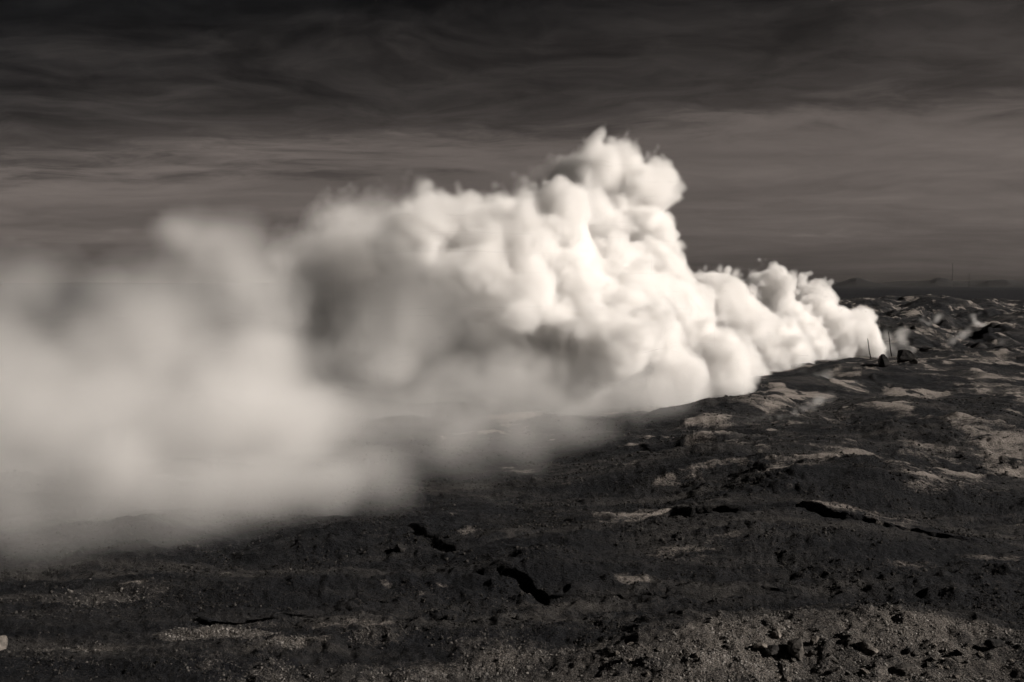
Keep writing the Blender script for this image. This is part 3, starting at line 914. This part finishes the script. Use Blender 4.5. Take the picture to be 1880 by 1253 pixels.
# ------------------------------------------------------------------ loose gravel, past counting
def gravel():
    rng = np.random.default_rng(123)
    P = []
    for d0, d1, n, smin, smax in ((13.5, 18, 52000, .007, .040), (18, 24, 60000, .008, .042), (24, 36, 80000, .011, .058), (36, 62, 60000, .018, .10)):
        d = np.sqrt(rng.uniform(d0 * d0, d1 * d1, n))
        a = rng.uniform(R(-31), R(31), n)
        x = np.sin(a) * d; y = np.cos(a) * d
        size = smin * (smax / smin) ** (rng.uniform(0, 1, n) ** 2.6)
        P.append(np.stack((x, y, size), -1))
    P = np.concatenate(P)
    x, y, size = P.T
    pale, grav = masks(x, y)
    clump = fbm(x / 2.2, y / 1.6, 4, 131)
    keep = rng.uniform(0, 1, len(x)) < np.clip(0.30 + 0.9 * grav + 1.1 * clump, 0.05, 1.0) * (1 - 0.5 * pale)
    x, y, size, grav, pale = (q[keep] for q in (x, y, size, grav, pale))
    z = terrain(x, y) - size * 0.1
    tone = np.clip(0.006 + 0.045 * rng.uniform(0, 1, len(x)) ** 2.5 + grav * rng.uniform(0.02, 0.24, len(x)), 0, 0.3)
    tone = np.where(rng.uniform(0, 1, len(x)) < 0.04, tone + 0.035, tone)
    me_ = bpy.data.meshes.new('gravel')
    me_.vertices.add(len(x))
    me_.vertices.foreach_set('co', np.stack((x, y, z), -1).astype(np.float32).ravel())
    for nm, arr in (('size', size), ('tone', tone)):
        me_.attributes.new(nm, 'FLOAT', 'POINT').data.foreach_set('value', arr.astype(np.float32))
    me_.attributes.new('turn', 'FLOAT_VECTOR', 'POINT').data.foreach_set('vector', rng.uniform(0, 6.28, (len(x), 3)).astype(np.float32).ravel())
    o = bpy.data.objects.new('gravel', me_)
    COL.objects.link(o)
    m = bpy.data.materials.new('gravel_stone')
    m.use_nodes = True
    t = NT(m.node_tree)
    tn = t.n('ShaderNodeAttribute', attribute_name='tone', attribute_type='INSTANCER').outputs['Fac']
    c = t.n('ShaderNodeCombineXYZ', {0: t.m('MULTIPLY', tn, 1.0), 1: t.m('MULTIPLY', tn, 0.95), 2: t.m('MULTIPLY', tn, 0.90)})
    p = t.n('ShaderNodeBsdfPrincipled', {'Base Color': c.outputs[0], 'Roughness': 0.9, 'Specular IOR Level': 0.15})
    t.n('ShaderNodeOutputMaterial', {'Surface': p})
    me_.materials.append(m)
    srcs = bpy.data.collections.new('gravel_shapes')
    for k in range(5):
        q = bpy.data.objects.new('pebble_shape', rock_mesh('pebble', 700 + k, 1, 7, 0.05))
        q.data.materials.append(m)
        srcs.objects.link(q)
    ng = bpy.data.node_groups.new('gravel_scatter', 'GeometryNodeTree')
    ng.interface.new_socket('Geometry', in_out='INPUT', socket_type='NodeSocketGeometry')
    ng.interface.new_socket('Geometry', in_out='OUTPUT', socket_type='NodeSocketGeometry')
    N, L = ng.nodes, ng.links
    gi = N.new('NodeGroupInput'); go = N.new('NodeGroupOutput')
    ci = N.new('GeometryNodeCollectionInfo'); ci.inputs[0].default_value = srcs
    ci.inputs['Separate Children'].default_value = True; ci.inputs['Reset Children'].default_value = True
    ip = N.new('GeometryNodeInstanceOnPoints'); ip.inputs['Pick Instance'].default_value = True

    def attr(nm, ty):
        a = N.new('GeometryNodeInputNamedAttribute'); a.data_type = ty; a.inputs[0].default_value = nm
        return [q for q in a.outputs if q.enabled][0]
    L.new(gi.outputs[0], ip.inputs['Points']); L.new(ci.outputs[0], ip.inputs['Instance'])
    L.new(attr('turn', 'FLOAT_VECTOR'), ip.inputs['Rotation']); L.new(attr('size', 'FLOAT'), ip.inputs['Scale'])
    L.new(ip.outputs[0], go.inputs[0])
    o.modifiers.new('scatter', 'NODES').node_group = ng
    tag(o, 'loose dark gravel strewn over the near ground', 'gravel', kind='stuff')


gravel()

# ------------------------------------------------------------------ far hills and masts
M_HILL = rock_material('far_lava', (0.010, 0.010, 0.011, 1), (0.020, 0.0195, 0.0195, 1))
HILLS = [  # distance, profile in photograph pixels, foot row, depth share
    (6200, [(1380, 530), (1450, 521), (1510, 517), (1535, 517), (1560, 522), (1590, 524), (1640, 517), (1700, 516), (1760, 517), (1800, 515), (1850, 514), (1900, 517), (1990, 522), (2080, 530)], 0.10, 'long low grey ridge along the horizon behind the cones'),
    (4600, [(1500, 530), (1528, 524), (1548, 517), (1562, 512), (1571, 510), (1582, 511), (1598, 517), (1618, 522), (1640, 527), (1660, 530)], 0.05, 'hazy grey cone hill on the horizon beside the steam'),
    (5000, [(1615, 530), (1640, 527), (1665, 521), (1690, 517), (1708, 515), (1718, 511), (1727, 510), (1738, 513), (1750, 518), (1790, 522), (1820, 530)], 0.05, 'flat hazy ridge with a small rounded knob on the horizon'),
    (4300, [(1770, 530), (1795, 522), (1815, 515), (1835, 513), (1850, 514), (1866, 520), (1885, 523), (1905, 518), (1930, 516), (1970, 524), (2010, 530)], 0.05, 'broad hazy dome hill at the right end of the horizon'),
    (2300, [(1300, 531), (1420, 529), (1520, 528), (1545, 529), (1600, 530), (1632, 527), (1660, 528), (1700, 531), (1760, 530), (1830, 532), (1900, 530), (2050, 532)], 0.06, 'low dark lava ridge on the plain before the hazy hills'),
    (5600, [(-400, 531), (-100, 522), (150, 519), (400, 521), (700, 518), (1000, 520), (1250, 519), (1420, 523), (1500, 531)], 0.08, 'long low ridge on the horizon hidden behind the steam'),
]
for dist, prof, depth, label in HILLS:
    px = np.linspace(prof[0][0], prof[-1][0], 260)
    py = np.interp(px, [q[0] for q in prof], [q[1] for q in prof])
    kern = np.hanning(9); kern /= kern.sum()
    py = np.convolve(np.pad(py, 4, mode='edge'), kern, 'valid')
    foot = max(q[1] for q in prof)
    top = (CAMZ + np.array([ray(a, b)[2] for a, b in zip(px, py)]) * dist)
    zb = -1.5
    hgt = np.maximum(top - zb, 0) * smooth(px, px[0], px[0] + 15) * (1 - smooth(px, px[-1] - 15, px[-1]))
    vv = np.linspace(-1, 1, 30)
    xs = np.array([ray(a, 524)[0] for a in px]) * dist
    XX = np.repeat(xs[None], 30, 0); VV = np.repeat(vv[:, None], len(px), 1)
    YY = dist + VV * dist * depth
    XX = XX * (YY / dist)
    ZZ = zb - 1.0 + (hgt[None] + 1.0) * (np.cos(VV * math.pi) * 0.5 + 0.5) * (1 + 0.10 * fbm(XX / 90.0, YY / 60.0, 3, 140))
    me_ = grid_mesh('hill', XX, YY, ZZ)
    me_.materials.append(M_HILL)
    o = bpy.data.objects.new('hill', me_)
    COL.objects.link(o)
    tag(o, label, kind='structure')

M_STEEL = rock_material('mast_steel', (0.02, 0.02, 0.02, 1), (0.04, 0.04, 0.04, 1))


def tube_between(bm, a, b, r, n=5):
    a, b = Vector(a), Vector(b)
    d = (b - a).normalized()
    u = d.orthogonal().normalized(); v = d.cross(u)
    r0 = [bm.verts.new(a + (u * math.cos(j * 2 * math.pi / n) + v * math.sin(j * 2 * math.pi / n)) * r) for j in range(n)]
    r1 = [bm.verts.new(b + (u * math.cos(j * 2 * math.pi / n) + v * math.sin(j * 2 * math.pi / n)) * r) for j in range(n)]
    for j in range(n):
        bm.faces.new((r0[j], r0[(j + 1) % n], r1[(j + 1) % n], r1[j]))
    bm.faces.new(r1); bm.faces.new(r0[::-1])


for px, py0, dist, wdt, label in ((1748, 484, 3600, 1.9, 'tall thin radio mast on the horizon above the rounded knob'),
                                  (1779, 502, 3900, 1.3, 'shorter faint radio mast right of the tall one')):
    base = at(px, 529, dist); zb = -1.5
    H = float(at(px, py0, dist)[2] - zb)
    root = bpy.data.objects.new('radio_mast', None)
    COL.objects.link(root)
    root.location = (base[0], base[1], zb)
    tag(root, label, 'mast', 'radio masts on the horizon')
    bm = bmesh.new()
    legs = [Vector((math.cos(a) * wdt / 2, math.sin(a) * wdt / 2, 0)) for a in (0.5, 2.6, 4.7)]
    n = 24
    for l in legs:
        tube_between(bm, l, l + Vector((0, 0, H)), 0.22)
    for i in range(n):
        for j in range(3):
            tube_between(bm, legs[j] + Vector((0, 0, H * i / n)), legs[(j + 1) % 3] + Vector((0, 0, H * (i + 1) / n)), 0.12, 4)
    me_ = bpy.data.meshes.new('lattice'); bm.to_mesh(me_); bm.free(); me_.materials.append(M_STEEL)
    o = bpy.data.objects.new('lattice', me_); COL.objects.link(o); o.parent = root
    for j in range(3):
        a = 0.5 + j * 2.094
        bm = bmesh.new()
        tube_between(bm, (0, 0, H * 0.85), (math.cos(a) * H * 0.5, math.sin(a) * H * 0.5, 0), 0.05, 4)
        me_ = bpy.data.meshes.new('guy_wire'); bm.to_mesh(me_); bm.free(); me_.materials.append(M_STEEL)
        o = bpy.data.objects.new('guy_wire', me_); COL.objects.link(o); o.parent = root

# ------------------------------------------------------------------ air
bm = bmesh.new()
bmesh.ops.create_cube(bm, size=1.0)
for v in bm.verts:
    v.co = Vector((v.co.x * 15400.0, v.co.y * 15400.0, -6.0 if v.co.z < 0 else 150.0))
me_ = bpy.data.meshes.new('haze'); bm.to_mesh(me_); bm.free()
m = bpy.data.materials.new('haze_air'); m.use_nodes = True
t = NT(m.node_tree)
vol = t.n('ShaderNodeVolumePrincipled', {'Color': (0.86, 0.83, 0.81, 1), 'Density': 0.6e-5, 'Anisotropy': 0.0})
t.n('ShaderNodeOutputMaterial', {'Volume': vol})
m.cycles.homogeneous_volume = True
me_.materials.append(m)
haze = bpy.data.objects.new('haze', me_); COL.objects.link(haze)
tag(haze, 'thin pale haze in the air over the plain', kind='stuff')
